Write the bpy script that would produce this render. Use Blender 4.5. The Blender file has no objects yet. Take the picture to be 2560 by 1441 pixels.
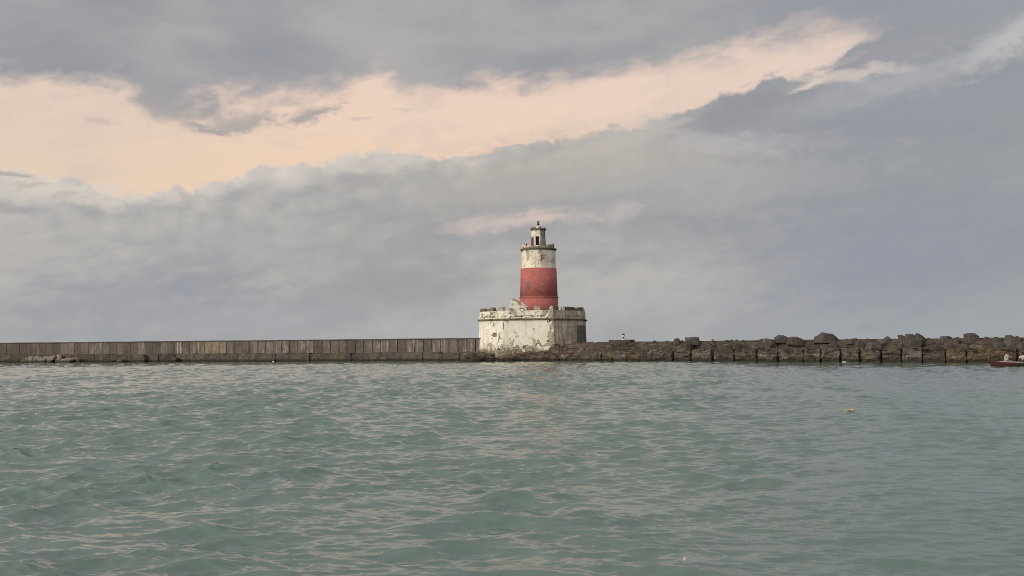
import bpy, bmesh, math, random
import numpy as np
from mathutils import Matrix, Vector, noise as mnoise

random.seed(7)
sc = bpy.context.scene
COL = sc.collection
R = math.radians

# ------------------------------------------------------------------ camera
F, W, H = 2600.0, 2560.0, 1441.0            # focal length in photo pixels
CAM = Vector((0.0, 0.0, 2.0))
PITCH = math.atan((867.4 - H / 2) / F)
ROLL = -0.0075
RM = Matrix.Rotation(math.pi / 2 + PITCH, 3, 'X') @ Matrix.Rotation(ROLL, 3, 'Z')
cd = bpy.data.cameras.new('camera')
cam = bpy.data.objects.new('camera', cd)
COL.objects.link(cam)
cam.matrix_world = Matrix.Translation(CAM) @ RM.to_4x4()
cd.sensor_width = 36.0
cd.lens = 36.0 * F / W
cd.clip_start = 0.1
cd.clip_end = 20000
sc.camera = cam


def ray(x, y):
    return RM @ Vector(((x - W / 2) / F, -(y - H / 2) / F, -1.0))


def at(x, y, Y):                             # point of a sight line at distance Y
    d = ray(x, y)
    return CAM + d * (Y / d.y)


def atz(x, y, z):                            # point of a sight line at height z
    d = ray(x, y)
    return CAM + d * ((z - CAM.z) / d.z)


def lin(r, g, b):
    f = lambda c: c / 12.92 if c <= 0.04045 else ((c + 0.055) / 1.055) ** 2.4
    return (f(r / 255), f(g / 255), f(b / 255), 1.0)


# ------------------------------------------------------------------ node helper
class S:
    def __init__(s, t, k): s.t, s.k = t, k
    def _m(s, op, b=None, c=None): return s.t.math(op, s, b, c)
    def __add__(s, o): return s._m('ADD', o)
    __radd__ = __add__
    def __mul__(s, o): return s._m('MULTIPLY', o)
    __rmul__ = __mul__
    def __sub__(s, o): return s._m('SUBTRACT', o)
    def __rsub__(s, o): return s.t.math('SUBTRACT', o, s)
    def __truediv__(s, o): return s._m('DIVIDE', o)
    def __pow__(s, o): return s._m('POWER', o)
    def abs(s): return s._m('ABSOLUTE')
    def max(s, o): return s._m('MAXIMUM', o)
    def min(s, o): return s._m('MINIMUM', o)
    def step(s, a, b, lo=0.0, hi=1.0):       # smooth step from a to b
        n = s.t.n('ShaderNodeMapRange')
        n.interpolation_type = 'SMOOTHSTEP'
        s.t.put(n.inputs[0], s)
        for i, v in zip((1, 2, 3, 4), (a, b, lo, hi)): s.t.put(n.inputs[i], v)
        return S(s.t, n.outputs[0])


class T:
    def __init__(s, tree):
        s.tree = tree
        tree.nodes.clear()
    def n(s, kind): return s.tree.nodes.new(kind)
    def put(s, sock, v):
        if isinstance(v, S): s.tree.links.new(v.k, sock)
        else: sock.default_value = v
    def math(s, op, a, b=None, c=None):
        n = s.n('ShaderNodeMath'); n.operation = op
        for i, v in enumerate((a, b, c)):
            if v is not None: s.put(n.inputs[i], v)
        return S(s, n.outputs[0])
    def mix(s, f, a, b, blend='MIX'):
        n = s.n('ShaderNodeMix'); n.data_type = 'RGBA'; n.blend_type = blend
        s.put(n.inputs[0], f); s.put(n.inputs[6], a); s.put(n.inputs[7], b)
        return S(s, n.outputs[2])
    def sep(s, v):
        n = s.n('ShaderNodeSeparateXYZ'); s.put(n.inputs[0], v)
        return [S(s, o) for o in n.outputs]
    def comb(s, x, y, z):
        n = s.n('ShaderNodeCombineXYZ')
        for i, v in enumerate((x, y, z)): s.put(n.inputs[i], v)
        return S(s, n.outputs[0])
    def coord(s, which='Object'):
        return S(s, s.n('ShaderNodeTexCoord').outputs[which])
    def noise(s, v, scale=1.0, detail=4.0, rough=0.5, dist=0.0, dim='3D'):
        n = s.n('ShaderNodeTexNoise'); n.noise_dimensions = dim
        s.put(n.inputs['Vector'], v)
        n.inputs['Scale'].default_value = scale
        n.inputs['Detail'].default_value = detail
        n.inputs['Roughness'].default_value = rough
        n.inputs['Distortion'].default_value = dist
        return S(s, n.outputs[0])
    def voro(s, v, scale, feature='DISTANCE_TO_EDGE'):
        n = s.n('ShaderNodeTexVoronoi'); n.feature = feature
        s.put(n.inputs['Vector'], v); n.inputs['Scale'].default_value = scale
        return S(s, n.outputs[0])
    def curve(s, x, pts):
        n = s.n('ShaderNodeFloatCurve')
        c = n.mapping.curves[0]
        while len(c.points) > 2: c.points.remove(c.points[1])
        c.points[0].location = pts[0]; c.points[1].location = pts[-1]
        for p in pts[1:-1]: c.points.new(*p)
        for p in c.points: p.handle_type = 'VECTOR'
        n.mapping.update()
        s.put(n.inputs['Value'], x)
        return S(s, n.outputs[0])
    def rand(s): return S(s, s.n('ShaderNodeObjectInfo').outputs['Random'])
    def bump(s, h, strength=0.4, dist=0.05, normal=None):
        n = s.n('ShaderNodeBump')
        n.inputs['Strength'].default_value = strength
        n.inputs['Distance'].default_value = dist
        s.put(n.inputs['Height'], h)
        if normal is not None: s.put(n.inputs['Normal'], normal)
        return S(s, n.outputs[0])
    def surface(s, color, rough=0.9, normal=None, spec=0.3, ior=1.45):
        p = s.n('ShaderNodeBsdfPrincipled')
        s.put(p.inputs['Base Color'], color)
        s.put(p.inputs['Roughness'], rough)
        p.inputs['Specular IOR Level'].default_value = spec
        p.inputs['IOR'].default_value = ior
        if normal is not None: s.put(p.inputs['Normal'], normal)
        o = s.n('ShaderNodeOutputMaterial')
        s.tree.links.new(p.outputs[0], o.inputs[0])
        return p


def material(name):
    m = bpy.data.materials.new(name); m.use_nodes = True
    return m, T(m.node_tree)


# ------------------------------------------------------------------ sky
SUN_EL, SUN_AZ = 14.0, 232.0                 # degrees; azimuth clockwise from +Y (behind the camera, to its left)
sd = Vector((math.sin(R(SUN_AZ)) * math.cos(R(SUN_EL)), math.cos(R(SUN_AZ)) * math.cos(R(SUN_EL)), math.sin(R(SUN_EL))))


def deg(x, y):
    d = ray(x, y).normalized()
    return math.degrees(math.atan2(d.x, d.y)), math.degrees(math.asin(d.z))


def build_sky():
    w = bpy.data.worlds.new('World'); sc.world = w; w.use_nodes = True
    w.cycles.sampling_method = 'MANUAL'; w.cycles.sample_map_resolution = 512
    t = T(w.node_tree)
    dirv = t.coord('Generated')
    x, y, z = t.sep(dirv)
    az = t.math('ARCTAN2', x, y) * 57.29578
    el = t.math('ARCSINE', z.max(-1.0).min(1.0)) * 57.29578

    def nz(sx, sy, detail, rough=0.55, dist=0.0, off=0.0, shear=0.0):
        v = t.comb(az * sx + off, (el + az * shear) * sy, off * 0.37)
        return t.noise(v, 1.0, detail, rough, dist) - 0.5

    def edge(pts):
        q = sorted(deg(*p) for p in pts)
        q = [(-40, q[0][1])] + q + [(40, q[-1][1])]
        return t.curve((az + 40.0) / 80.0, [((a + 40) / 80, e / 25) for a, e in q]) * 25.0

    up = edge([(0, 185), (130, 190), (215, 212), (300, 213), (345, 225), (370, 262), (450, 262), (490, 238), (600, 238), (700, 240), (800, 230),
               (870, 200), (930, 184), (975, 188), (1020, 222), (1080, 228), (1200, 214), (1300, 205), (1350, 216), (1400, 200),
               (1500, 186), (1600, 165), (1700, 150), (1800, 124), (1850, 104), (1950, 88), (2080, 68), (2150, 76), (2190, 100), (2240, 140), (2300, 200), (2560, 290)])
    low = edge([(0, 428), (60, 436), (120, 452), (160, 434), (200, 436), (240, 466), (305, 496), (340, 486), (430, 470), (510, 465),
                (545, 450), (610, 440), (645, 416), (690, 416), (710, 426), (760, 402), (800, 396), (820, 410), (870, 386), (960, 375),
                (1020, 392), (1060, 384), (1160, 400), (1200, 386), (1270, 362), (1340, 355), (1420, 356), (1470, 332), (1600, 312),
                (1700, 286), (1750, 266), (1800, 242), (1860, 226), (1890, 200), (1930, 196), (2000, 200), (2060, 178), (2110, 140),
                (2150, 112), (2190, 96), (2300, 60)])

    n_edge = nz(0.50, 1.15, 5.0, 0.52, 0.35, 3.1, -0.12)
    n_bil = nz(1.3, 1.9, 6.0, 0.58, 0.2, 8.4)
    wv = t.comb(az + n_bil * 0.9, el * 1.25 + n_edge * 0.9, 0.0)
    lobes = 0.55 - t.voro(wv, 0.75, 'F1')     # rounded heads of cumulus
    lobes2 = 0.5 - t.voro(wv, 1.9, 'F1')
    n_big = nz(0.06, 0.17, 4.0, 0.55, 0.4, 1.7, -0.10)
    n_mid = nz(0.16, 0.45, 5.0, 0.55, 0.5, 5.5, -0.12)
    n_fin = nz(0.6, 1.5, 4.5, 0.54, 0.2, 11.0, -0.10)

    du = el - up - n_edge * 2.6 - n_bil * 0.7
    dl = low - el + lobes * 0.75 + lobes2 * 0.3 + n_bil * 0.5 + 0.03
    right = az.step(6.0, 21.0)
    deck = (du / (right * 0.8 + 1.0)).step(-0.95, 0.85)
    bank = dl.step(-0.07, 0.26)

    # clear evening sky seen between the cloud sheets: the sky texture with high thin cloud over it
    sk = t.n('ShaderNodeTexSky'); sk.sky_type = 'NISHITA'; sk.sun_disc = False
    sk.sun_elevation = R(SUN_EL); sk.sun_rotation = R(SUN_AZ)
    sky = t.mix(1.0, S(t, sk.outputs[0]), (0.08, 0.08, 0.08, 1), 'MULTIPLY')
    peach = t.mix((el + n_mid * 3.0).step(7.5, 14.0), lin(243, 212, 182), lin(240, 212, 193))
    peach = t.mix((az * -1.0 + n_mid * 6.0).step(10.0, 26.0, 0.0, 0.55), peach, lin(222, 205, 190))
    peach = t.mix(az.step(2.0, 18.0, 0.0, 0.5), peach, lin(224, 206, 196))
    peach = t.mix((n_mid * 2.2 + n_fin * 0.9).step(-0.1, 0.45, 0.0, 0.4), peach, lin(214, 196, 184))
    clear = t.mix(0.94, sky, peach)

    dk = t.mix((n_big * 1.3 + n_mid * 0.5).step(-0.28, 0.30), lin(148, 151, 158), lin(176, 173, 173))
    dk = t.mix(right * 0.65, dk, lin(147, 152, 162))
    col = t.mix(deck, clear, dk)

    bk = t.mix((n_big * 1.1 + n_mid * 0.8 + n_fin * 0.35 + lobes * 0.10).step(-0.24, 0.30), lin(156, 158, 160), lin(183, 180, 176))
    bk = t.mix((lobes + n_mid * 1.4).step(-0.25, 0.55, 0.0, 0.48) * dl.step(4.5, 0.5) * az.step(14.0, 2.0), bk, lin(204, 198, 191))
    bk = t.mix(right * 0.78, bk, lin(147, 152, 159))
    bk = t.mix((el + n_mid * 2.0).step(4.2, 0.6, 0.0, 0.45), bk, lin(167, 170, 174))
    rim = (dl - lobes * 1.4 + n_mid * 1.6).step(1.3, -0.2) * az.step(5.0, -6.0) * (n_fin * 2.0 + 0.8).max(0.0).min(1.0)
    bk = t.mix(rim * 0.85, bk, lin(220, 211, 202))
    col = t.mix(bank, col, bk)

    az_w = az + n_bil * 1.6 + n_fin * 1.2
    el_w = el + n_edge * 1.1 + n_fin * 0.5

    def blob(cx, cy, rx, ry, ang, color, amount, soft=0.5, nn=1.0):
        nonlocal col
        a, e = deg(cx, cy)
        k = 57.29578 / F * math.cos(R(a)) ** 2
        c_, s_ = math.cos(R(ang)), math.sin(R(ang))
        u, v = az_w - a, el_w - e
        p = (u * c_ + v * s_) / (rx * k)
        q = (v * c_ - u * s_) / (ry * k)
        d = t.math('SQRT', p * p + q * q) + (n_fin * 1.8 + n_bil * 1.5) * nn
        col = t.mix(d.step(1.0 + soft, 1.0 - soft, 0.0, amount), col, lin(*color))

    # warm lit haze in the bank above the tower, then darker rolls and light wisps
    blob(1420, 430, 380, 75, 8, (184, 178, 170), 0.75, 0.8)
    blob(150, 478, 120, 26, -4, (220, 210, 198), 0.6, 0.7)
    blob(760, 445, 140, 26, 8, (212, 204, 196), 0.45, 0.8)
    blob(920, 410, 100, 20, 4, (214, 205, 194), 0.45, 0.8)
    blob(1560, 345, 200, 20, 14, (196, 188, 181), 0.55, 0.8)
    blob(70, 478, 150, 24, 2, (216, 207, 198), 0.5, 0.9)
    blob(30, 520, 70, 18, 0, (160, 160, 163), 0.7, 0.7)
    blob(905, 452, 85, 17, 3, (168, 163, 163), 0.75, 0.6)
    blob(1290, 470, 260, 30, 5, (170, 168, 166), 0.4, 0.8)
    blob(405, 262, 62, 30, 0, (170, 165, 165), 0.75, 0.5)
    blob(520, 322, 60, 10, -4, (166, 162, 161), 0.8, 0.6, 1.1)
    blob(600, 309, 100, 16, 10, (163, 160, 160), 0.85, 0.75, 1.0)
    blob(775, 287, 62, 14, 18, (164, 161, 160), 0.85, 0.7, 1.0)
    blob(450, 280, 90, 14, -8, (168, 163, 163), 0.8, 0.6, 1.2)
    blob(540, 280, 120, 30, 6, (192, 180, 173), 0.65, 0.8)
    blob(440, 248, 95, 34, -6, (164, 161, 163), 0.85, 0.6)
    blob(245, 300, 36, 8, 6, (198, 184, 176), 0.7, 0.7)
    blob(890, 292, 24, 6, 0, (205, 188, 180), 0.6, 0.7)
    blob(1012, 276, 26, 5, 3, (212, 192, 180), 0.6, 0.7)
    blob(20, 436, 52, 8, -3, (178, 168, 165), 0.8, 0.6)
    blob(70, 466, 35, 7, 5, (186, 176, 170), 0.6, 0.6)
    blob(150, 493, 26, 7, 5, (186, 178, 172), 0.6, 0.6)
    blob(1890, 268, 165, 46, 10, (149, 151, 157), 0.95, 0.45)
    blob(2100, 330, 300, 32, -6, (148, 151, 158), 0.7, 0.8)
    blob(1800, 360, 150, 20, -8, (184, 181, 180), 0.6, 0.8)
    blob(1850, 460, 330, 46, 4, (170, 170, 171), 0.55, 0.9)
    blob(1750, 560, 330, 30, -2, (152, 155, 160), 0.5, 0.9)
    blob(2360, 260, 240, 36, 6, (150, 154, 164), 0.5, 0.9)
    blob(1500, 500, 220, 16, 4, (160, 160, 162), 0.5, 0.9)
    blob(2240, 132, 150, 36, 10, (158, 157, 163), 0.8, 0.5)
    blob(2090, 160, 60, 10, 14, (170, 166, 167), 0.7, 0.6)
    blob(2290, 190, 280, 34, 12, (178, 178, 181), 0.65, 1.0)
    blob(2110, 190, 110, 14, 6, (214, 202, 192), 0.7, 0.8)
    blob(2020, 212, 46, 7, 14, (226, 208, 195), 0.7, 0.7)
    blob(2530, 92, 110, 34, 28, (194, 190, 190), 0.75, 0.9)
    blob(1930, 350, 190, 16, -4, (176, 176, 178), 0.45, 0.9)
    blob(1300, 552, 165, 17, 5, (208, 192, 185), 0.6, 0.8, 1.2)
    blob(1345, 545, 70, 11, 5, (224, 199, 187), 0.5, 0.8, 1.2)
    blob(1215, 568, 60, 12, 8, (205, 192, 186), 0.5, 0.8)
    blob(1556, 536, 38, 20, 24, (196, 186, 184), 0.55, 0.9, 1.2)
    blob(1690, 640, 60, 30, 10, (174, 172, 177), 0.4, 0.9)
    blob(650, 640, 260, 60, 4, (168, 168, 170), 0.45, 0.9)
    blob(330, 740, 260, 70, 2, (146, 150, 162), 0.6, 0.9)
    blob(560, 800, 200, 26, 2, (167, 169, 176), 0.5, 0.9)
    blob(2200, 640, 300, 110, 5, (143, 149, 164), 0.5, 0.9)

    # the part of the sky above and behind the camera: a brightened overcast, with a warm glow added round the low sun to light the fort
    sx = x * sd.x + y * sd.y + z * sd.z
    glow = (sx.max(0.0)) ** 1.6
    over = z.step(0.32, 0.95)
    gain = t.comb(over * 0.25 + 1.0, over * 0.25 + 1.0, over * 0.25 + 1.0)
    col = t.mix(1.0, col, gain, 'MULTIPLY')
    warm = t.comb(glow * 1.32, glow * 1.17, glow * 0.98)
    col = t.mix(1.0, col, warm, 'ADD')
    bg = t.n('ShaderNodeBackground'); t.put(bg.inputs[0], col)
    bg.inputs[1].default_value = 1.0
    o = t.n('ShaderNodeOutputWorld'); t.tree.links.new(bg.outputs[0], o.inputs[0])


build_sky()
ld = bpy.data.lights.new('sun', 'SUN'); ld.energy = 1.2; ld.angle = R(24); ld.color = (1.0, 0.94, 0.84)
lo = bpy.data.objects.new('sun', ld); COL.objects.link(lo)
lo.rotation_euler = sd.to_track_quat('Z', 'Y').to_euler()

# ------------------------------------------------------------------ object helpers
def tag(o, label=None, cat=None, group=None, kind=None):
    for k, v in (('label', label), ('category', cat), ('group', group), ('kind', kind)):
        if v: o[k] = v
    return o


def empty(name, loc, label, cat, group=None):
    o = bpy.data.objects.new(name, None); COL.objects.link(o)
    o.location = loc; o.empty_display_size = 0.5
    return tag(o, label, cat, group)


def obj(name, bm, mat, parent=None, loc=None, smooth=False):
    if isinstance(bm, bmesh.types.BMesh):
        bmesh.ops.recalc_face_normals(bm, faces=bm.faces)
        me = bpy.data.meshes.new(name); bm.to_mesh(me); bm.free()
    else:
        me = bm; me.name = name
    if mat and not me.materials: me.materials.append(mat)
    for p in me.polygons: p.use_smooth = smooth
    o = bpy.data.objects.new(name, me); COL.objects.link(o)
    if loc is not None: o.location = loc
    if parent: o.parent = parent
    return o


def ringloft(bm, rings, cap=True, closed=True):
    vs = [[bm.verts.new(p) for p in r] for r in rings]
    n = len(vs[0])
    for a, b in zip(vs, vs[1:]):
        for i in range(n if closed else n - 1):
            j = (i + 1) % n
            bm.faces.new((a[i], a[j], b[j], b[i]))
    if cap:
        bm.faces.new(vs[0][::-1]); bm.faces.new(vs[-1])
    return vs


def box(bm, x0, x1, y0, y1, z0, z1, M=None):
    ps = [Vector((x, y, z)) for z in (z0, z1) for x, y in ((x0, y0), (x1, y0), (x1, y1), (x0, y1))]
    if M: ps = [M @ p for p in ps]
    v = [bm.verts.new(p) for p in ps]
    for f in ((3, 2, 1, 0), (4, 5, 6, 7), (0, 1, 5, 4), (1, 2, 6, 5), (2, 3, 7, 6), (3, 0, 4, 7)):
        bm.faces.new([v[i] for i in f])
    return v


def lathe(bm, prof, n=48, c=(0, 0), cap=True):
    rings = [[(c[0] + r * math.cos(2 * math.pi * i / n), c[1] + r * math.sin(2 * math.pi * i / n), z) for i in range(n)] for r, z in prof]
    return ringloft(bm, rings, cap)


def tube(bm, pts, rad, n=10, cap=True):
    pts = [Vector(p) for p in pts]
    rings = []
    for i, p in enumerate(pts):
        d = (pts[min(i + 1, len(pts) - 1)] - pts[max(i - 1, 0)]).normalized()
        a = d.orthogonal().normalized() if i == 0 else (a - d * a.dot(d)).normalized()
        b = d.cross(a)
        rings.append([p + (a * math.cos(2 * math.pi * k / n) + b * math.sin(2 * math.pi * k / n)) * rad[i] for k in range(n)])
    ringloft(bm, rings, cap)


def evaluated(o, *mods):
    """mesh of o with the given modifiers applied; o is removed"""
    for kind, props in mods:
        m = o.modifiers.new('m', kind)
        for k, v in props.items(): setattr(m, k, v)
    dg = bpy.context.evaluated_depsgraph_get(); dg.update()
    me = bpy.data.meshes.new_from_object(o.evaluated_get(dg), preserve_all_data_layers=True, depsgraph=dg)
    bpy.data.objects.remove(o)
    return me


def tmp(bm):
    bmesh.ops.recalc_face_normals(bm, faces=bm.faces)
    me = bpy.data.meshes.new('tmp'); bm.to_mesh(me); bm.free()
    o = bpy.data.objects.new('tmp', me); COL.objects.link(o)
    return o


def cut(bm, cutters):
    o = tmp(bm)
    cs = [tmp(c) for c in cutters]
    me = evaluated(o, *[('BOOLEAN', dict(object=c, operation='DIFFERENCE', solver='EXACT')) for c in cs])
    for c in cs: bpy.data.objects.remove(c)
    me.materials.clear()
    return me


def fbm(p, o=4, h=0.9): return mnoise.fractal(Vector(p), h, 2.1, o)


# ------------------------------------------------------------------ materials
def stone(name, c_lo, c_hi, c_tint=None, scale=0.7, per_object=0.25, bump=0.5, streak=0.0, streak_col=(190, 182, 172), wet=True, moss=0.0, bscale=4.0, world=True, strata=0.0):
    m, t = material(name)
    g = S(t, t.n('ShaderNodeNewGeometry').outputs['Position']) if world else t.coord('Object')
    x, y, z = t.sep(g)
    n1 = t.noise(g, scale, 7, 0.62, 0.4)
    n2 = t.noise(g, scale * 5, 6, 0.65)
    r = t.rand()
    c = t.mix((n1 * 0.75 + n2 * 0.4).step(0.36, 0.78), lin(*c_lo), lin(*c_hi))
    if c_tint:
        c = t.mix(t.noise(g, scale * 0.45, 5, 0.6, 0.5).step(0.47, 0.66) * 0.8, c, lin(*c_tint))
    if strata:                                # eroded beds: dark seams, holes and pale worn lips
        c = t.mix(t.noise(t.comb(x * 0.6, y * 0.6, z * 4.5), 1.0, 6, 0.62, 0.7).step(0.52, 0.62) * strata, c, lin(*[k_ * 0.5 for k_ in c_lo]))
        c = t.mix(t.noise(t.comb(x * 0.8 + 7, y * 0.8, z * 3.0), 1.2, 6, 0.62, 0.5).step(0.56, 0.66) * strata * 0.8, c, lin(*[min(255, k_ * 1.35) for k_ in c_hi]))
        c = t.mix(t.noise(g, 2.6, 5, 0.65, 0.5).step(0.60, 0.66) * strata, c, lin(*[k_ * 0.45 for k_ in c_lo]))
    if moss:
        c = t.mix(t.noise(t.comb(x + 31, y, z), scale * 0.6, 5, 0.6).step(0.52, 0.66) * moss, c, lin(88, 92, 62))
    if streak:
        v = t.comb(x * 3.2, y * 3.2, z * 0.35)
        s1 = t.noise(v, 1.0, 5, 0.65, 0.3).step(0.52, 0.66)
        s1 = s1 * (t.noise(g, 0.4, 3, 0.5) * 0.9 + r * 0.35).step(0.52, 0.80)
        c = t.mix(s1 * streak, c, lin(*streak_col))
        d1 = t.noise(t.comb(x * 2.1, y * 2.1, z * 0.22 + 9), 1.0, 5, 0.65, 0.2).step(0.54, 0.72)
        c = t.mix(d1 * 0.55, c, lin(*[k * 0.62 for k in c_lo]))
    k = r * per_object * 2.0 + (1.0 - per_object)
    c = t.mix(1.0, c, t.comb(k, k, k), 'MULTIPLY')
    if wet:                                   # dark algae line just above the water
        c = t.mix((z + (n2 - 0.5) * 0.5).step(0.55, 0.18) * 0.85, c, lin(44, 44, 38))
    hgt = t.noise(g, bscale, 8, 0.68) + t.noise(g, bscale * 0.3, 3, 0.5) * 1.2
    t.surface(c, 0.92, t.bump(hgt, bump, 0.12), 0.2)
    return m


M_PANEL = stone('sea_wall_concrete', (86, 81, 76), (121, 112, 105), (104, 93, 90), 0.6, 0.24, 0.5, 0.95, (168, 156, 142), wet=False, moss=0.25)
M_PALE = stone('pale_render', (104, 95, 85), (156, 141, 121), None, 1.1, 0.12, 0.4, 0.9, (84, 76, 69), wet=False)
M_FOOT = stone('footing_stone', (64, 60, 56), (104, 97, 90), (94, 79, 76), 0.7, 0.20, 0.6, 0.3, (140, 130, 118), moss=0.55, strata=0.5)
M_COPE = stone('coping_concrete', (58, 54, 51), (88, 82, 77), None, 0.9, 0.1, 0.4, wet=False)
M_BLOCK = stone('mole_block_stone', (52, 49, 47), (112, 104, 96), (86, 72, 69), 1.1, 0.18, 1.0, 0.25, (140, 132, 122), moss=0.35, bscale=3.0, strata=0.9)
M_WARM = stone('warm_block_stone', (60, 54, 47), (116, 100, 80), (84, 84, 60), 1.1, 0.12, 1.0, 0.3, (156, 140, 116), moss=0.5, bscale=3.0, strata=0.9)
M_BANK = stone('brown_bank', (56, 50, 46), (98, 88, 79), (80, 66, 63), 0.8, 0.0, 0.7, moss=0.45, bscale=2.0, strata=0.7)
M_LEDGE = stone('ledge_rock', (60, 53, 48), (118, 103, 89), (92, 74, 67), 0.9, 0.05, 0.8, moss=0.4, bscale=2.5, strata=0.9)
M_BOULD = stone('dark_boulder', (62, 59, 56), (96, 92, 87), (84, 76, 72), 0.9, 0.2, 0.35, wet=False, bscale=3.5)
M_REDBO = stone('reddish_boulder', (66, 57, 53), (94, 83, 79), (80, 72, 62), 0.9, 0.1, 0.35, wet=False, bscale=3.5)
M_LITRK = stone('pale_rubble', (112, 106, 96), (162, 152, 140), (128, 122, 92), 1.3, 0.2, 0.4, wet=True, bscale=4.0)
M_PINKRK = stone('pinkish_slab', (124, 106, 100), (170, 152, 146), None, 1.3, 0.1, 0.4, wet=True)


def plain(name, c, rough=0.7, var=0.25, scale=6.0, spec=0.3):
    m, t = material(name)
    g = t.coord('Object')
    n = t.noise(g, scale, 5, 0.6)
    dk = tuple(k * (1 - var) for k in c[:3]) + (1.0,)
    t.surface(t.mix(n.step(0.35, 0.65), dk, c), rough, t.bump(t.noise(g, scale * 4, 4), 0.15, 0.01), spec)
    return m


def old_paint(name, paint, worn, lines=1.0, side_tone=0.0, specks=None, fort=False):
    """weathered lime paint: blotches, flaked patches with dark rims, rain streaks"""
    m, t = material(name)
    g = t.coord('Object')
    x, y, z = t.sep(g)
    big = t.noise(g, 0.35, 4, 0.55, 0.3)
    n1 = t.noise(g, 1.1, 7, 0.62, 0.6)
    n2 = t.noise(t.comb(x + 17, y + 5, z), 0.8, 6, 0.6, 0.8)
    fine = t.noise(g, 7.0, 6, 0.7)
    c = t.mix((n1 * 0.6 + fine * 0.4).step(0.38, 0.62), tuple(k * 0.86 for k in paint[:3]) + (1,), paint)
    st = t.noise(t.comb(x * 2.6, y * 2.6, z * 0.22), 1.0, 6, 0.65, 0.3)
    c = t.mix(st.step(0.52, 0.72) * 0.5, c, worn)
    if fort:
        wear = (z.step(3.4, 1.2) * 0.08 + z.step(5.5, 6.3) * 0.04 + (x - 1.2).step(0.0, 1.4) * 0.07 - 0.02)
    else:
        wear = z.step(13.8, 16.4) * 0.04 - 0.035 + x.step(-0.8, -1.6) * 0.05
        c = t.mix((x + (n1 - 0.5) * 0.25 - 1.02).step(-0.03, 0.10) * (x - 2.2).step(0.3, -0.2) * z.step(13.5, 13.9) * 0.5, c, lin(150, 142, 136))  # greyer right of a hard edge: facet shading put into the paint colour
    peel = (n2 + (fine - 0.5) * 0.10 + wear)
    c = t.mix(peel.step(0.58, 0.63) * 0.85, c, worn)
    c = t.mix((peel - 0.57).abs().step(0.034, 0.010) * lines * (big + wear * 2).step(0.42, 0.58), c, lin(72, 62, 50))
    n3 = t.noise(t.comb(x - 9, y + 3, z * 1.2), 1.6, 5, 0.6, 1.0)
    c = t.mix((n3 - 0.5).abs().step(0.030, 0.008) * lines * (big * -1.0 + 1.0 + wear * 2.5).step(0.5, 0.64) * 0.8, c, lin(84, 74, 60))
    c = t.mix(t.noise(g, 2.6, 6, 0.7, 0.4).step(0.64, 0.70) * 0.7, c, lin(86, 78, 66))
    if specks:
        c = t.mix(t.noise(g, 2.8, 4, 0.65).step(0.62, 0.69), c, specks)
        c = t.mix(t.noise(t.comb(x, y + 4, z), 1.3, 4, 0.6).step(0.60, 0.75) * 0.45, c, tuple(k * 0.55 for k in paint[:3]) + (1,))
    if fort:                                  # the grimy seaward chamfer, its dirt and side shade put into one tone, and the black patch at its far corner
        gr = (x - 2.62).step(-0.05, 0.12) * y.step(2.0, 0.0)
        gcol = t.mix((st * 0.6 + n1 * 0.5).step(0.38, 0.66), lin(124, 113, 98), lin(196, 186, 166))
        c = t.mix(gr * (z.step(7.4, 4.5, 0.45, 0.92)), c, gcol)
        pt = (x + (n1 - 0.5) * 1.4).step(5.9, 6.25) * (z + (fine - 0.5) * 1.0).step(5.2, 4.9)
        c = t.mix(pt * y.step(2.0, 0.0) * 0.85, c, lin(66, 62, 58))
        c = t.mix((z + (n1 - 0.5) * 2.0).step(1.9, 1.3) * 0.6, c, lin(92, 80, 64))
        # rows of exposed rubble just below the parapet
        c = t.mix(((z - 6.28).abs().step(0.16, 0.08)) * t.noise(t.comb(x * 0.9, y * 0.9, z * 0.3), 1.0, 3, 0.5, 0.2).step(0.50, 0.56) * 0.8, c, lin(98, 84, 62))
    if specks:
        c = t.mix(((x + 0.75 + (n1 - .5) * .5).abs().step(0.38, 0.24)) * ((z - 10.9 + (n2 - .5) * .8).abs().step(0.62, 0.4)) * 0.7, c, lin(120, 98, 88))
    if side_tone:  # lantern room darker on the right, with a reddish strip on the left
        c = t.mix((x - 0.83 + (n1 - 0.5) * 0.9).step(0.28, 0.48) * side_tone, c, t.mix(n2.step(0.4, 0.6), lin(58, 55, 50), lin(140, 134, 124)))
    if side_tone:
        c = t.mix((x - 0.83 + (n1 - 0.5) * 0.3).step(-0.62, -0.78) * z.step(18.6, 18.0), c, lin(108, 74, 70))
    t.surface(c, 0.88, t.bump(n2 * 0.7 + fine * 0.35, 0.5, 0.06), 0.25)
    return m


CREAM = lin(238, 232, 216)
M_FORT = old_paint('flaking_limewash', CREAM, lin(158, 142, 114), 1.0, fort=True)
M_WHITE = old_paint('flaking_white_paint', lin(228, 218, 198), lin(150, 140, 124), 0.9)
M_LANT = old_paint('stained_white_paint', lin(236, 230, 214), lin(168, 160, 146), 0.5, side_tone=0.85)
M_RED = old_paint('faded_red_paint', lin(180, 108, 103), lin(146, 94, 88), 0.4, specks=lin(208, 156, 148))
M_TRIM = stone('blackened_cornice', (74, 68, 58), (132, 122, 104), None, 0.9, 0.05, 0.4, wet=False)
M_MERL = old_paint('weathered_merlon', lin(176, 164, 142), lin(104, 94, 80), 0.8)
M_MERLD = stone('blackened_merlon', (78, 72, 64), (128, 116, 100), None, 1.4, 0.25, 0.4, wet=False)
M_DARK = plain('dark_interior', lin(46, 44, 40), 0.9)
M_RUST = plain('rusty_iron', lin(92, 76, 70), 0.8)

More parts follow.
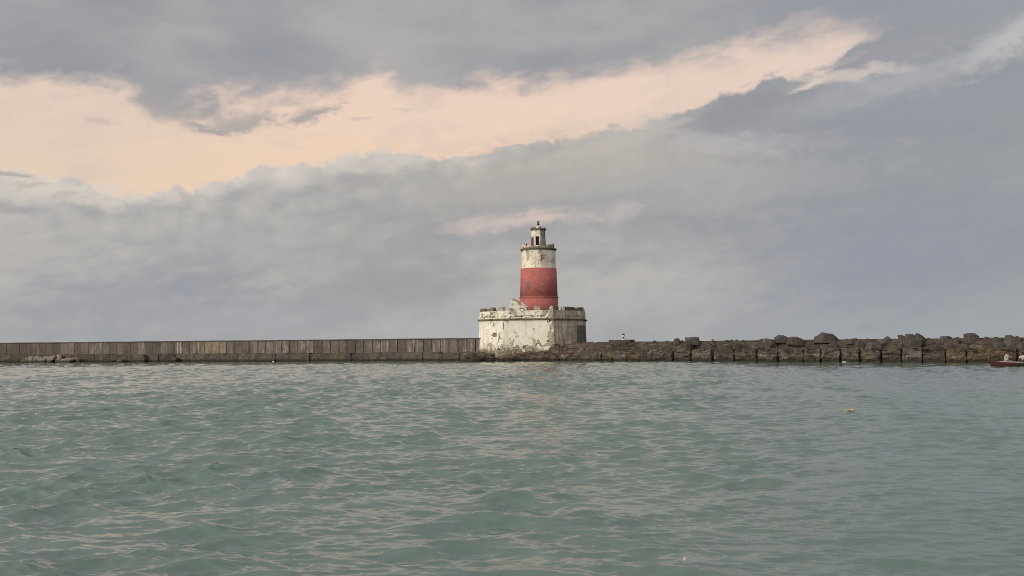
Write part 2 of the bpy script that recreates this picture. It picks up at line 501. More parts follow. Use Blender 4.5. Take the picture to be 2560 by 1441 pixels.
# ------------------------------------------------------------------ lighthouse
LX, LY = 3.14, 154.0
lighthouse = empty('lighthouse', (LX, LY, 0), 'old round lighthouse tower with a red band rising from a flaking white battlemented fort', 'lighthouse')
AL = R(-7)
OCT = [(3.6, -7.56), (7.56, -3.6), (7.56, 3.6), (3.6, 7.56), (-3.6, 7.56), (-7.56, 3.6), (-7.56, -3.6), (-3.6, -7.56)]


def oc(s=1.0, off=0.0):
    k = s * (7.56 + off) / 7.56
    return [Vector((x * k * math.cos(AL) - y * k * math.sin(AL), x * k * math.sin(AL) + y * k * math.cos(AL))) for x, y in OCT]


def octring(z, s=1.0, off=0.0): return [(p.x, p.y, z) for p in oc(s, off)]


def face_frame(i, off=0.0):
    """matrix: x along wall face i, y outward, z up; origin at the face's first corner"""
    q = oc(1.0, off); a, b = q[i], q[(i + 1) % 8]
    u = (b - a).normalized(); n = Vector((u.y, -u.x))
    M = Matrix(((u.x, n.x, 0, a.x), (u.y, n.y, 0, a.y), (0, 0, 1, 0), (0, 0, 0, 1)))
    return M, (b - a).length


bm = bmesh.new()
ringloft(bm, [octring(0.5, 1.018), octring(5.70, 1.0)])
cuts = []
ML, LL = face_frame(6)       # the wall running from the far corner to the front face
MFr, LF = face_frame(7)      # the broad front face
MRt, LR = face_frame(0)      # the grimy chamfer
for M, x0, x1, z0, z1, d in ((ML, 3.35, 4.25, 3.40, 3.98, 0.7), (MFr, 0.02, 0.16, 4.45, 5.40, 0.35), (ML, 4.4, 5.2, 1.55, 1.75, 0.3)):
    c = bmesh.new(); box(c, x0, x1, -d, 0.5, z0, z1, M); cuts.append(c)
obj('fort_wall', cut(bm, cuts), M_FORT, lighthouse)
bm = bmesh.new()
ringloft(bm, [octring(5.70, 1, 0.02), octring(5.78, 1, 0.22), octring(5.92, 1, 0.24), octring(6.0, 1, 0.06)])
obj('cornice', bm, M_TRIM, lighthouse)
bm = bmesh.new()
o0, o1 = octring(6.0, 1, -0.04), octring(7.10, 1, -0.08)
i0, i1 = octring(6.0, 1, -0.6), octring(7.10, 1, -0.6)
vs = [[bm.verts.new(p) for p in r] for r in (o0, o1, i1, i0)]
for a, b in zip(vs, vs[1:] + vs[:1]):
    for i in range(8): bm.faces.new((a[i], a[(i + 1) % 8], b[(i + 1) % 8], b[i]))
cuts = []
for M, x0, x1, z0, z1 in ((MFr, 2.6, 4.2, 6.15, 6.40), (MFr, 4.9, 5.9, 6.2, 6.42), (MFr, 1.2, 2.0, 6.15, 6.38), (ML, 0.5, 1.3, 6.25, 6.75), (ML, 1.7, 2.9, 6.2, 6.35),
                          (ML, 2.9, 3.9, 6.5, 6.95), (MRt, 2.2, 2.45, 6.1, 6.5), (MRt, 4.6, 4.75, 6.2, 6.8)):
    c = bmesh.new(); box(c, x0, x1, -0.22, 0.5, z0, z1, M); cuts.append(c)
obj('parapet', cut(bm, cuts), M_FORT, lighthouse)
bm = bmesh.new(); ringloft(bm, [octring(5.9, 1, -0.55), octring(6.15, 1, -0.59)])
obj('roof_deck', bm, M_TRIM, lighthouse)


def merlon(face, x0, x1, h0, h1, mat, dep=0.5, name='merlon'):
    M, L = face_frame(face, -0.10)
    b = bmesh.new()
    n = 5
    rows = []
    for k in range(n + 1):
        f = k / n
        xx = x0 + (x1 - x0) * f
        hh = h0 + (h1 - h0) * f + random.uniform(-0.07, 0.05)
        if k in (0, n): hh -= 0.06
        rows.append([M @ Vector((xx, -dep, 7.05)), M @ Vector((xx, 0.0, 7.05)), M @ Vector((xx + random.uniform(-.03, .03), random.uniform(-.05, 0.02), 7.10 + hh)), M @ Vector((xx, -dep, 7.10 + hh))])
    ringloft(b, rows)
    return obj(name, b, mat, lighthouse)


for fc, x0, x1, h0, h1, mt in (
        (6, 0.05, 1.15, .48, .48, M_MERLD), (6, 1.75, 3.25, .40, .58, M_MERLD), (6, 4.4, 5.45, .45, .60, M_MERL),
        (7, 0.75, 1.25, .30, .45, M_MERL), (7, 2.3, 3.0, .35, .30, M_FORT), (7, 4.35, 5.3, .62, .55, M_MERL), (7, 6.5, 7.15, .52, .62, M_FORT),
        (0, 0.05, 1.0, .62, .58, M_MERLD), (0, 1.75, 2.2, .52, .62, M_FORT), (0, 2.35, 4.35, .55, .42, M_MERLD), (0, 4.6, 5.55, .42, .52, M_MERLD),
        (1, 0.4, 1.6, .5, .45, M_MERLD), (1, 2.6, 3.8, .5, .5, M_MERL), (1, 4.8, 6.2, .5, .4, M_MERL),
        (2, 0.8, 2.0, .5, .5, M_MERL), (2, 3.2, 4.6, .5, .5, M_MERL), (3, 0.8, 2.0, .5, .5, M_MERL), (3, 3.2, 4.6, .5, .5, M_MERL), (3, 5.6, 6.8, .5, .5, M_MERL),
        (4, 0.8, 2.0, .5, .5, M_MERL), (4, 3.2, 4.6, .5, .5, M_MERL), (5, 0.8, 2.0, .5, .5, M_MERL), (5, 3.2, 4.6, .5, .5, M_MERL), (5, 5.6, 6.8, .5, .5, M_MERL)):
    merlon(fc, x0, x1, h0, h1, mt)

# stair head: a small lean-to whose roof slopes down from its high seaward wall
Mh, _ = face_frame(7, -0.7)
bm = bmesh.new()
prof = [(0.55, 6.15), (3.0, 6.15), (3.0, 7.55), (2.65, 7.80), (1.25, 8.62), (0.80, 8.70), (0.62, 8.10)]
ringloft(bm, [[Mh @ Vector((x, -d, z)) for x, z in prof] for d in (0.0, 1.9)])
c = bmesh.new(); box(c, 1.95, 2.7, -0.5, 0.4, 7.0, 7.5, Mh)
hut = obj('stair_head', cut(bm, [c]), M_FORT, lighthouse)
bm = bmesh.new()
ringloft(bm, [[Mh @ Vector((x, -d, z)) for x, z in ((0.95, 8.70), (1.28, 8.66), (2.75, 7.78), (3.12, 7.52), (3.12, 7.64), (2.78, 7.92), (1.32, 8.78), (0.95, 8.82))] for d in (-0.14, 2.0)])
obj('roof', bm, M_WHITE, hut)

TX, TY = 0.83, 0.0                           # tower axis inside the fort
bm = bmesh.new()
lathe(bm, [(2.86, 6.2), (2.85, 9.20)], 56, (TX, TY))
bm2 = bm
vs = lathe(bm2, [(2.80, 9.33), (2.72, 11.5), (2.67, 13.52)], 56, (TX, TY))
obj('red_shaft', bm2, M_RED, lighthouse, smooth=True)
bm = bmesh.new(); lathe(bm, [(2.81, 9.17), (2.93, 9.21), (2.94, 9.29), (2.79, 9.37)], 56, (TX, TY))
obj('ring_moulding', bm, M_RED, lighthouse)
bm = bmesh.new(); lathe(bm, [(2.665, 13.50), (2.55, 13.56), (2.55, 14.8), (2.54, 16.2)], 56, (TX, TY))
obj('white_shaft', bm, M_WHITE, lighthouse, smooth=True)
bm = bmesh.new(); lathe(bm, [(2.54, 16.14), (2.70, 16.30), (2.74, 16.42), (2.60, 16.50), (2.30, 16.55)], 56, (TX, TY))
obj('gallery_cornice', bm, M_TRIM, lighthouse)


def arcwall(bm, r0, r1, a0, a1, z0, ztop, n=6, c=(TX, TY)):
    rows = []
    for k in range(n + 1):
        a = R(a0 + (a1 - a0) * k / n)
        zt = ztop + random.uniform(-0.05, 0.04)
        d = Vector((math.cos(a), math.sin(a)))
        rows.append([(c[0] + d.x * r1, c[1] + d.y * r1, z0), (c[0] + d.x * r0, c[1] + d.y * r0, z0), (c[0] + d.x * r0, c[1] + d.y * r0, zt), (c[0] + d.x * r1, c[1] + d.y * r1, zt)])
    ringloft(bm, rows)


bm = bmesh.new()
for k in range(24):
    arcwall(bm, 2.05, 2.34, k * 15, k * 15 + 15, 16.5, 16.78, 2)
obj('gallery_wall', bm, M_MERL, lighthouse)
for a0, a1, h, mt in ((-20, 8, 17.22, M_MERLD), (30, 55, 17.15, M_MERL), (75, 100, 17.15, M_MERL), (120, 145, 17.2, M_MERL), (158, 170, 17.24, M_MERLD), (186, 215, 17.22, M_FORT), (-50, -34, 16.98, M_MERL), (225, 240, 16.9, M_FORT)):
    bm = bmesh.new(); arcwall(bm, 2.0, 2.36, a0, a1, 16.72, h); obj('gallery_merlon', bm, mt, lighthouse)

# lantern room: eight sided, its doorway facing the harbour
def ngon(r, z, n=8, ph=0.0, c=(TX, TY)):
    return [(c[0] + r * math.cos(ph + 2 * math.pi * k / n), c[1] + r * math.sin(ph + 2 * math.pi * k / n), z) for k in range(n)]


PH = R(22.5 - 12)
bm = bmesh.new(); ringloft(bm, [ngon(1.20, 16.4, 8, PH), ngon(1.14, 17.0, 8, PH), ngon(1.02, 19.22, 8, PH)])
Md = Matrix.Translation((TX, TY, 0)) @ Matrix.Rotation(R(-12 + 4), 4, 'Z')
c = bmesh.new(); box(c, -0.30, 0.26, -1.6, -0.45, 16.95, 18.28, Md)
lant = obj('lantern_room', cut(bm, [c]), M_LANT, lighthouse)
bm = bmesh.new(); box(bm, -0.28, 0.24, -0.66, -0.58, 16.95, 18.26, Md)
obj('doorway_dark', bm, M_DARK, lant)  # dark sheet in the doorway, the unlit interior's shade put into its colour
bm = bmesh.new(); ringloft(bm, [ngon(1.03, 19.18, 8, PH), ngon(1.20, 19.28, 8, PH), ngon(1.20, 19.42, 8, PH), ngon(1.0, 19.45, 8, PH)])
cap = obj('lantern_cornice', bm, M_TRIM, lighthouse)
for k in range(8):
    bm = bmesh.new()
    a = PH + math.pi / 4 * k
    arcwall(bm, 0.92, 1.14, math.degrees(a) - 11, math.degrees(a) + 11, 19.42, 19.62 + random.uniform(-.06, .05), 3)
    obj('lantern_merlon', bm, M_MERLD, cap)
bm = bmesh.new(); lathe(bm, [(0.95, 19.40), (0.70, 19.62), (0.35, 19.82), (0.14, 19.92), (0.10, 20.02)], 20, (TX, TY))
obj('lantern_roof', bm, M_WHITE, lighthouse, smooth=True)
bm = bmesh.new(); lathe(bm, [(0.07, 19.98), (0.19, 20.06), (0.23, 20.16), (0.17, 20.28), (0.11, 20.40), (0.15, 20.52), (0.15, 20.60), (0.06, 20.68)], 14, (TX, TY))
obj('finial', bm, M_RUST, lighthouse, smooth=True)

# ------------------------------------------------------------------ sea wall of upright panels, left of the fort
PA = atz(1192, 903, 0); PB = atz(0, 907, 0)
U = (PB - PA); U.z = 0; LEN = U.length; U.normalize()
Nn = Vector((-U.y, U.x, 0))
if Nn.y > 0: Nn = -Nn                        # towards the water
WALL = empty('sea_wall', PA, 'long grey brown sea wall of upright concrete panels on a stone footing', 'sea wall')
MW = Matrix(((U.x, Nn.x, 0), (U.y, Nn.y, 0), (0, 0, 1)))
WALL.rotation_euler = MW.to_euler()          # local: x away along the wall, y towards the water, z up
TOT = LEN + 26
SET = 1.7                                    # width of the footing in front of the panels


def rough_box(x0, x1, y0, y1, z0, z1, nx, ny, nz, amp, freq, seed, ragged=0.0, strata=0.0):
    b = bmesh.new()
    lat = {}
    for i in range(nx + 1):
        for j in range(ny + 1):
            for k in range(nz + 1):
                if 0 < i < nx and 0 < j < ny and 0 < k < nz: continue
                p = Vector((x0 + (x1 - x0) * i / nx, y0 + (y1 - y0) * j / ny, z0 + (z1 - z0) * k / nz))
                q = p * freq + Vector((seed * 7.1, seed * 3.3, seed))
                d = mnoise.noise_vector(q) * amp + mnoise.noise_vector(q * 2.7) * amp * 0.5
                if strata: d.y += math.sin(p.z * 7 + fbm(q * 0.8) * 3) * strata
                if ragged and k == nz: d.z += fbm(q * 1.4) * ragged
                lat[i, j, k] = b.verts.new(p + d)
    def quad(*ids):
        b.faces.new([lat[i] for i in ids])
    for i in range(nx):
        for j in range(ny):
            for k in (0, nz): quad((i, j, k), (i + 1, j, k), (i + 1, j + 1, k), (i, j + 1, k))
    for i in range(nx):
        for k in range(nz):
            for j in (0, ny): quad((i, j, k), (i + 1, j, k), (i + 1, j, k + 1), (i, j, k + 1))
    for j in range(ny):
        for k in range(nz):
            for i in (0, nx): quad((i, j, k), (i, j + 1, k), (i, j + 1, k + 1), (i, j, k + 1))
    return b


bm = rough_box(-3.0, TOT, -SET - 1.6, -SET - 0.22, -1.0, 3.16, 60, 1, 2, 0.01, 0.5, 1)
obj('core_wall', bm, M_COPE, WALL)
bm = rough_box(-0.6, TOT, -SET - 1.7, -SET + 0.07, 3.16, 3.31, 120, 1, 1, 0.045, 0.5, 2)
obj('coping', bm, M_COPE, WALL)
x = -0.55; k = 0
px_of = lambda d: 1192 - 1192 * (d / LEN) * (1 + 0.18 * (1 - d / LEN))
while x < TOT - 0.5:
    w_ = random.uniform(1.30, 1.44)
    p = px_of(x + w_ / 2)
    gap = 0.10 if p > 400 else 0.035
    off = random.uniform(-0.04, 0.05)
    pale = 478 < p < 545
    bm = rough_box(x + gap / 2, x + w_ - gap / 2, -SET - 0.21, -SET + off, 1.0, 3.155, 4, 1, 5, 0.018, 1.6, k + 10)
    o = obj('wall_panel', bm, M_PALE if pale else M_PANEL, WALL)
    if pale: o['label'] = 'pale tan wall panel'
    x += w_; k += 1
x = -0.9
k = 0
while x < TOT:
    w_ = random.uniform(2.4, 3.6)
    bm = rough_box(x + 0.02, x + w_ - 0.02, -SET - 0.3, random.uniform(-0.12, 0.12), -1.0, 1.24 + random.uniform(-0.08, 0.08), 9, 4, 6, 0.07, 1.1, k + 90, 0.08)
    obj('footing_block', bm, M_FOOT, WALL)
    x += w_; k += 1

# ------------------------------------------------------------------ rock ledge under the fort, stone mole beyond it
PC = atz(1470, 903.5, 0); PD = atz(2560, 907.8, 0)
V = PD - PC; V.z = 0; MLEN = V.length; V.normalize()
Nm = Vector((V.y, -V.x, 0))
if Nm.y > 0: Nm = -Nm


def grid_mesh(P, flat=False):
    b = bmesh.new()
    vs = [[b.verts.new(p) for p in r] for r in P]
    for a, c in zip(vs, vs[1:]):
        for i in range(len(a) - 1): b.faces.new((a[i], a[i + 1], c[i + 1], c[i]))
    return b


rows = []
A0, A1 = atz(1120, 903, 0), atz(1490, 903.0, 0)
for i in range(141):
    f = i / 140
    base = A0.lerp(A1, f) + Vector((0, 0.3 * math.sin(f * 9) + 0.25 * math.sin(f * 23 + 1), 0))
    rise = max(0.0, min(1.0, (f - 0.62) / 0.30)); rise = rise * rise * (3 - 2 * rise)
    prof = [(-0.25, -1.0), (-0.1, -0.2), (0, 0.15), (0.05, 0.45), (0.12, 0.75), (0.3, 1.0), (0.7, 1.12), (1.2, 1.26), (1.8, 1.36 + 0.12 * rise),
            (2.6, 1.42 + 0.45 * rise), (3.6, 1.5 + 0.98 * rise), (5, 1.55 + 1.05 * rise), (9, 1.6 + 1.0 * rise), (15, 1.6 + 0.9 * rise), (22, 1.5 + 0.8 * rise), (25, -1)]
    r_ = []
    for j, (d, z) in enumerate(prof):
        p = base + Vector((0.0, d, z))
        k = 1.0 if 1 < j < 13 else 0.3
        lay = round(z * 3.0) / 3.0 - z if 2 < j < 11 else 0
        p.y -= k * (fbm((p.x * 0.7, z * 2.2, 3)) * 0.45)
        p.z += k * (fbm((p.x * 0.8, p.y * 0.8, 7)) * 0.20) + lay * 0.5
        r_.append(p)
    rows.append(r_)
tag(obj('rock_ledge', grid_mesh(rows), M_LEDGE), kind='structure')

MOLE = empty('stone_mole', PC, 'dark stone mole of huge rough square blocks with a brown bank above', 'mole')
MM = Matrix(((V.x, -Nm.x, 0), (V.y, -Nm.y, 0), (0, 0, 1)))   # local x along, y away from the water
MOLE.rotation_euler = MM.to_euler()
MEND = MLEN + 22


def mole_x(px):                               # distance along the mole's face where a sight line meets it
    d = ray(px, 880); d.z = 0
    A = Matrix(((d.x, -V.x), (d.y, -V.y))).inverted() @ Vector((PC.x, PC.y))
    return A[1]


rows = []
for i in range(241):
    s = -1.5 + (MEND + 1.5) * i / 240
    prof = [(0.55, -0.8), (0.6, 0.5), (0.65, 1.25), (0.9, 1.42), (1.6, 1.48), (2.3, 1.55), (2.6, 1.75), (2.85, 2.1), (3.1, 2.36), (3.4, 2.48), (4.2, 2.5), (6, 2.5), (8, 2.45), (10, 1.6), (13, -1.5)]
    r_ = []
    for j, (d, z) in enumerate(prof):
        q = (s * 0.55, d * 0.9, z * 1.5)
        k = 0.0 if j < 1 else 1.0
        a = 0.35 if j >= 9 else 1.0
        r_.append((s, d + k * fbm((q[0], q[1], q[2] + 5)) * 0.28, z + k * a * fbm((q[0] * 1.6, q[1], 11)) * 0.14))
    rows.append(r_)
obj('bank', grid_mesh(rows), M_BANK, MOLE)
# low upper kerb that gives the mole its straight top line
bm = rough_box(-1.0, MEND, 3.45, 4.3, 2.2, 2.56, 150, 1, 1, 0.035, 0.8, 400)
obj('kerb', bm, M_BANK, MOLE)
GAPS = [1478, 1503, 1530, 1566, 1598, 1631, 1684, 1729, 1782, 1835, 1893, 1946, 2009, 2053, 2103, 2151, 2203, 2254, 2306, 2363, 2415, 2475, 2545, 2620, 2700, 2790, 2890]
for k, (a, b_) in enumerate(zip(GAPS, GAPS[1:])):
    x0, x1 = mole_x(a) + random.uniform(.04, .12), mole_x(b_) - random.uniform(.04, .26)
    top = 1.46 + random.uniform(-0.07, 0.07)
    if a < 1680: top = 1.22 + (a - 1478) / 200 * 0.25 + random.uniform(-.1, .05)
    warm = a in (2363, 2415, 2475, 1566, 1503)
    bm = rough_box(x0, x1, random.uniform(-0.14, 0.12), 1.5, -1.0, top, 18, 6, 16, 0.15, 1.7, k + 200, 0.18, 0.07)
    o = obj('facing_block', bm, M_WARM if warm else M_BLOCK, MOLE)
    if warm: o['label'] = 'warm brown facing block'


# ------------------------------------------------------------------ boulders
def boulder(name, poly, Y, mat, label, cat, group, thick=0.6, sink=0.35, seed=0, amp=0.05):
    pts = [at(px, py, Y) for px, py in poly]
    c = sum(pts, Vector()) / len(pts)
    wdt = max(p.x for p in pts) - min(p.x for p in pts)
    zb = min(p.z for p in pts)
    base = Vector((c.x, Y, zb))
    out = []
    for i, p in enumerate(pts):               # resample the outline
        q = pts[(i + 1) % len(pts)]
        n = max(1, int((q - p).length / (wdt * 0.16)))
        for k in range(n): out.append(p.lerp(q, k / n))
    low = lambda p: p.z < zb + 0.12
    b = bmesh.new()
    rings = []
    th = wdt * thick * 0.5
    for tt, s in ((-1.0, 0.62), (-0.72, 0.90), (-0.2, 1.0), (0.35, 0.97), (0.8, 0.8), (1.0, 0.5)):
        r_ = []
        for p in out:
            v = Vector(((p.x - c.x) * s, tt * th, (p.z - zb) * (0.55 + 0.45 * s)))
            if low(p): v.z -= sink
            q = (p * 1.7 + Vector((seed * 3.7, tt * 2.3, seed)))
            v += mnoise.noise_vector(q) * wdt * amp
            r_.append(v)
        rings.append(r_)
    ringloft(b, rings)
    bmesh.ops.triangulate(b, faces=[f for f in b.faces if len(f.verts) > 4])
    o = obj(name, b, mat, loc=base)
    return tag(o, label, cat, group)


GB = 'boulders strewn along the mole'


def my(px, setback):
    return (PC + V * mole_x(px) - Nm * setback).y


BOULDERS = [
    ([(1684, 856), (1685, 849), (1690, 846), (1697, 846), (1699, 850), (1700, 856)], 4.0, 'B', 'small rounded boulder at the fort end of the boulder line'),
    ([(1702, 857), (1703, 853), (1706, 854), (1708, 857)], 4.2, 'B', 'tiny stone between the small rounded boulder and the flat overhanging slab'),
    ([(1721, 857), (1713, 849), (1713, 844), (1745, 843), (1749, 852), (1751, 857)], 4.0, 'B', 'flat topped dark slab overhanging to one side on the mole crest'),
    ([(1774, 855), (1783, 847), (1785, 855)], 4.4, 'B', 'small pointed shark fin shaped stone on the mole crest'),
    ([(1704, 866), (1712, 859), (1726, 858), (1728, 872), (1711, 872)], 1.9, 'B', 'tilted slab with pale top face in a dark hollow, below the flat overhanging slab'),
    ([(1811, 872), (1812, 864), (1822, 861), (1829, 862), (1829, 872)], 1.8, 'R', 'pale squarish stone on the block tops, its taller brown neighbour leaning on it'),
    ([(1830, 872), (1831, 860), (1845, 857), (1854, 859), (1852, 872)], 2.0, 'R', 'brownish rounded rock leaning beside the pale squarish stone'),
    ([(1914, 874), (1902, 856), (1912, 846), (1930, 848), (1933, 854), (1922, 874)], 2.2, 'B', 'heart shaped grey boulder standing on its point against the bank'),
    ([(1937, 851), (1937, 844), (1945, 839), (1955, 838), (1966, 842), (1970, 851)], 4.0, 'B', 'smooth rounded dark boulder on the crest just behind the heart shaped one'),
    ([(1966, 856), (1968, 844), (1990, 842), (2000, 846), (2009, 851), (2011, 858)], 3.6, 'R', 'long low brown boulder touching the smooth rounded one'),
    ([(2034, 852), (2037, 844), (2056, 832), (2079, 835), (2092, 846), (2093, 852)], 4.2, 'B', 'largest domed dark boulder on the mole crest'),
    ([(2049, 871), (2050, 862), (2070, 861), (2085, 858), (2093, 868), (2092, 871)], 1.9, 'B', 'low dark slab lying in the hollow below the largest domed boulder'),
    ([(2116, 853), (2118, 848), (2140, 846), (2149, 852), (2150, 855)], 4.0, 'R', 'low reddish rock on the crest beside the largest domed boulder'),
    ([(2138, 869), (2140, 855), (2146, 851), (2158, 856), (2164, 868)], 2.4, 'R', 'upright brown rock set in the bank under the low reddish rock'),
    ([(2163, 872), (2168, 858), (2184, 855), (2204, 862), (2206, 872)], 2.0, 'B', 'wide rough grey rock lying on the block tops in front of the bank'),
    ([(2203, 853), (2219, 841), (2232, 852)], 4.2, 'B', 'lone pyramid shaped boulder on the mole crest'),
    ([(2249, 852), (2244, 838), (2252, 837), (2260, 841), (2268, 852)], 3.9, 'B', 'slanting pointed boulder at one side of the piled three on the crest'),
    ([(2262, 851), (2264, 836), (2280, 835), (2287, 841), (2286, 851)], 3.5, 'B', 'squarish block in the middle of the piled three boulders on the crest'),
    ([(2284, 852), (2291, 833), (2302, 839), (2316, 850), (2306, 853)], 3.8, 'B', 'dark sharp slab leaning against the squarish block of the piled three'),
    ([(2262, 874), (2256, 860), (2262, 850), (2290, 848), (2303, 845), (2308, 858), (2290, 874)], 2.4, 'B', 'big pale grey boulder wedged beneath the piled three boulders'),
    ([(2240, 870), (2246, 859), (2254, 855), (2262, 862), (2266, 870)], 1.9, 'R', 'small wedge shaped rock beside the big pale grey boulder'),
    ([(2350, 851), (2351, 842), (2360, 840), (2366, 843), (2372, 852)], 4.0, 'B', 'small blunt boulder on the crest between the piled three and the tall smooth block'),
    ([(2357, 870), (2360, 861), (2368, 857), (2380, 862), (2384, 870)], 2.0, 'R', 'pinkish grey rock on the block tops under the small blunt boulder'),
    ([(2384, 852), (2388, 847), (2400, 846), (2406, 852)], 4.2, 'R', 'flat brown stone at the foot of the tall smooth block'),
    ([(2411, 853), (2410, 836), (2420, 834), (2434, 833), (2443, 839), (2450, 852)], 4.0, 'B', 'tall smooth block with one rounded shoulder on the mole crest'),
    ([(2481, 854), (2482, 845), (2500, 847), (2512, 849), (2514, 855)], 3.8, 'B', 'low wedge stone on the crest above the red boat'),
    ([(2512, 866), (2513, 848), (2516, 838), (2528, 839), (2536, 843), (2550, 845), (2552, 866)], 3.2, 'B', 'large dark boulder above the red boat, its top sloping away'),
    ([(2482, 869), (2484, 860), (2494, 855), (2504, 858), (2508, 869)], 2.0, 'B', 'grey round rock on the block tops above the bow of the red boat'),
    ([(2541, 869), (2546, 858), (2556, 855), (2568, 858), (2574, 869)], 2.0, 'B', 'grey rock at the edge of the picture, below the large dark boulder'),
]
for k, (poly, sb, m_, lab) in enumerate(BOULDERS):
    boulder('boulder', poly, my(sum(p[0] for p in poly) / len(poly), sb), M_BOULD if m_ == 'B' else M_REDBO, lab, 'boulder', GB, 0.75, 0.3, k)

# loose rubble half buried in the bank, among and under the boulders
SRC = []
for k in range(6):
    bm = bmesh.new()
    bmesh.ops.create_icosphere(bm, subdivisions=2, radius=0.5)
    for v in bm.verts:
        for c_ in range(7):                   # flat broken faces
            nn = mnoise.random_unit_vector() if False else Vector((math.sin(c_ * 2.1 + k), math.cos(c_ * 3.7 + k * 1.3), math.sin(c_ * 1.3 + k * 2.2))).normalized()
            dd = v.co.dot(nn) - 0.30
            if dd > 0: v.co -= nn * dd
        v.co += mnoise.noise_vector(v.co * 2 + Vector((k, 0, 0))) * 0.05
    me = bpy.data.meshes.new('rubble'); bm.to_mesh(me); bm.free()
    me.materials.append((M_BOULD, M_REDBO, M_BANK)[k % 3])
    SRC.append(me)
rr_ = random.Random(5)
for k in range(90):
    s_ = rr_.uniform(2, MEND - 12) if k < 50 else rr_.uniform(16, MEND - 12)
    d_ = rr_.choice((1.5, 1.8, 2.2, 2.7, 3.2, 3.6, 4.0, 4.5)) + rr_.uniform(-.2, .2)
    z_ = 1.5 if d_ < 2.3 else 1.5 + (d_ - 2.3) * 1.1 if d_ < 3.2 else 2.5
    p = PC + V * s_ - Nm * d_
    o = bpy.data.objects.new('stone', SRC[k % 6]); COL.objects.link(o)
    sz = rr_.uniform(0.25, 0.75) * (1.0 if k % 4 else 1.4) * (0.75 if d_ > 3.3 else 1.0)
    o.location = (p.x, p.y, z_ + sz * 0.10); o.scale = (sz * rr_.uniform(.9, 1.6), sz, sz * rr_.uniform(.55, .9))
    o.rotation_euler = (rr_.uniform(-.4, .4), rr_.uniform(-.4, .4), rr_.uniform(0, 6.3))
    tag(o, 'small broken stone half buried in the brown bank of the mole', 'stone', 'loose rubble in the mole bank')

# rubble heap at the foot of the wall, far along it
GR = 'rubble at the foot of the sea wall'


def wy(px, out):                              # distance where a sight line meets a line `out` metres in front of the footing
    d = ray(px, 890); d.z = 0
    P = PA + Nn * out
    A = Matrix(((d.x, -U.x), (d.y, -U.y))).inverted() @ Vector((P.x, P.y))
    return d.y * A[0]


RUB = [
    ([(52, 906), (56, 901), (62, 899), (68, 906)], 0.7, 'L', 'small low stone at the far end of the rubble heap'),
    ([(62, 905), (64, 896), (70, 893), (73, 905)], 0.8, 'L', 'small yellowish stone at one end of the rubble heap'),
    ([(71, 905), (72, 893), (78, 890), (86, 893), (88, 905)], 0.9, 'L', 'pinkish cube shaped stone in the rubble heap'),
    ([(84, 906), (86, 894), (92, 891), (100, 895), (101, 906)], 0.8, 'L', 'olive tinted stone beside the pinkish cube in the rubble heap'),
    ([(90, 905), (91, 890), (95, 888), (103, 893), (112, 894), (114, 905)], 0.5, 'L', 'long grey rubble block behind the olive tinted stone'),
    ([(96, 906), (99, 901), (112, 895), (118, 898), (116, 906)], 1.3, 'L', 'slanting dark edged slab in front of the rubble heap'),
    ([(110, 905), (110, 892), (115, 890), (121, 893), (124, 905)], 0.7, 'L', 'pale blunt stone in the middle of the rubble heap'),
    ([(118, 906), (120, 894), (132, 890), (142, 889), (140, 898), (128, 906)], 1.0, 'L', 'long pale block of the rubble heap tipped upwards'),
    ([(142, 896), (143, 888), (148, 886), (154, 890), (155, 897), (148, 900)], 0.6, 'L', 'rounded stone on top of the rubble heap'),
    ([(138, 906), (142, 897), (154, 896), (160, 906)], 0.8, 'L', 'squat stone carrying the rounded stone of the rubble heap'),
    ([(152, 903), (156, 898), (168, 896), (186, 897), (188, 901), (178, 907), (160, 907)], 1.2, 'P', 'flat pinkish slab lying beside the rubble heap'),
    ([(190, 906), (191, 897), (195, 895), (198, 899), (201, 906)], 0.7, 'L', 'dark little stone past the flat pinkish slab'),
    ([(255, 907), (262, 902), (275, 900), (290, 902), (296, 907)], 0.6, 'F', 'dark low rock at the wall foot nearest the rubble heap'),
    ([(290, 907), (296, 900), (306, 899), (310, 907)], 0.7, 'L', 'small pale rock at the wall foot beside a dark low one'),
    ([(345, 898), (350, 890), (362, 888), (368, 896), (366, 899)], 0.3, 'F', 'broken stone lodged on the edge of the wall footing'),
    ([(428, 906), (430, 895), (437, 891), (444, 895), (446, 906)], 0.5, 'F', 'dark upright rock against the footing below the pale panels'),
]
for k, (poly, out, m_, lab) in enumerate(RUB):
    Y = wy(sum(p[0] for p in poly) / len(poly), out)
    boulder('rubble_stone', poly, Y, {'L': M_LITRK, 'P': M_PINKRK, 'F': M_FOOT}[m_], lab, 'rock', GR, 0.8, 0.6, k + 50, 0.04)

LEDGE_ROCKS = [
    ([(1148, 904), (1152, 889), (1166, 881), (1188, 884), (1198, 894), (1192, 904)], 144.6, 'broad tan rock at the foot of the fort where the sea wall ends'),
    ([(1166, 906), (1180, 897), (1204, 895), (1212, 906)], 143.7, 'low flat tan rock at the water below the broad tan one'),
    ([(1192, 904), (1198, 888), (1214, 881), (1236, 884), (1240, 904)], 145.0, 'dark split rock under the white wall of the fort'),
    ([(1246, 905), (1250, 892), (1268, 886), (1286, 892), (1290, 905)], 144.6, 'dark lumpy rock under the middle of the fort'),
    ([(1372, 872), (1382, 862), (1392, 858), (1404, 866), (1410, 874)], 145.6, 'brown rock lying against the grimy corner of the fort'),
    ([(1338, 903), (1344, 890), (1372, 885), (1398, 890), (1402, 903)], 144.0, 'wide brown slab on the waterline before the grimy corner'),
]
for k, (poly, Y, lab) in enumerate(LEDGE_ROCKS):
    boulder('rock', poly, Y, M_LEDGE, lab, 'rock', 'rocks at the foot of the fort', 0.7, 0.5, k + 80, 0.06)

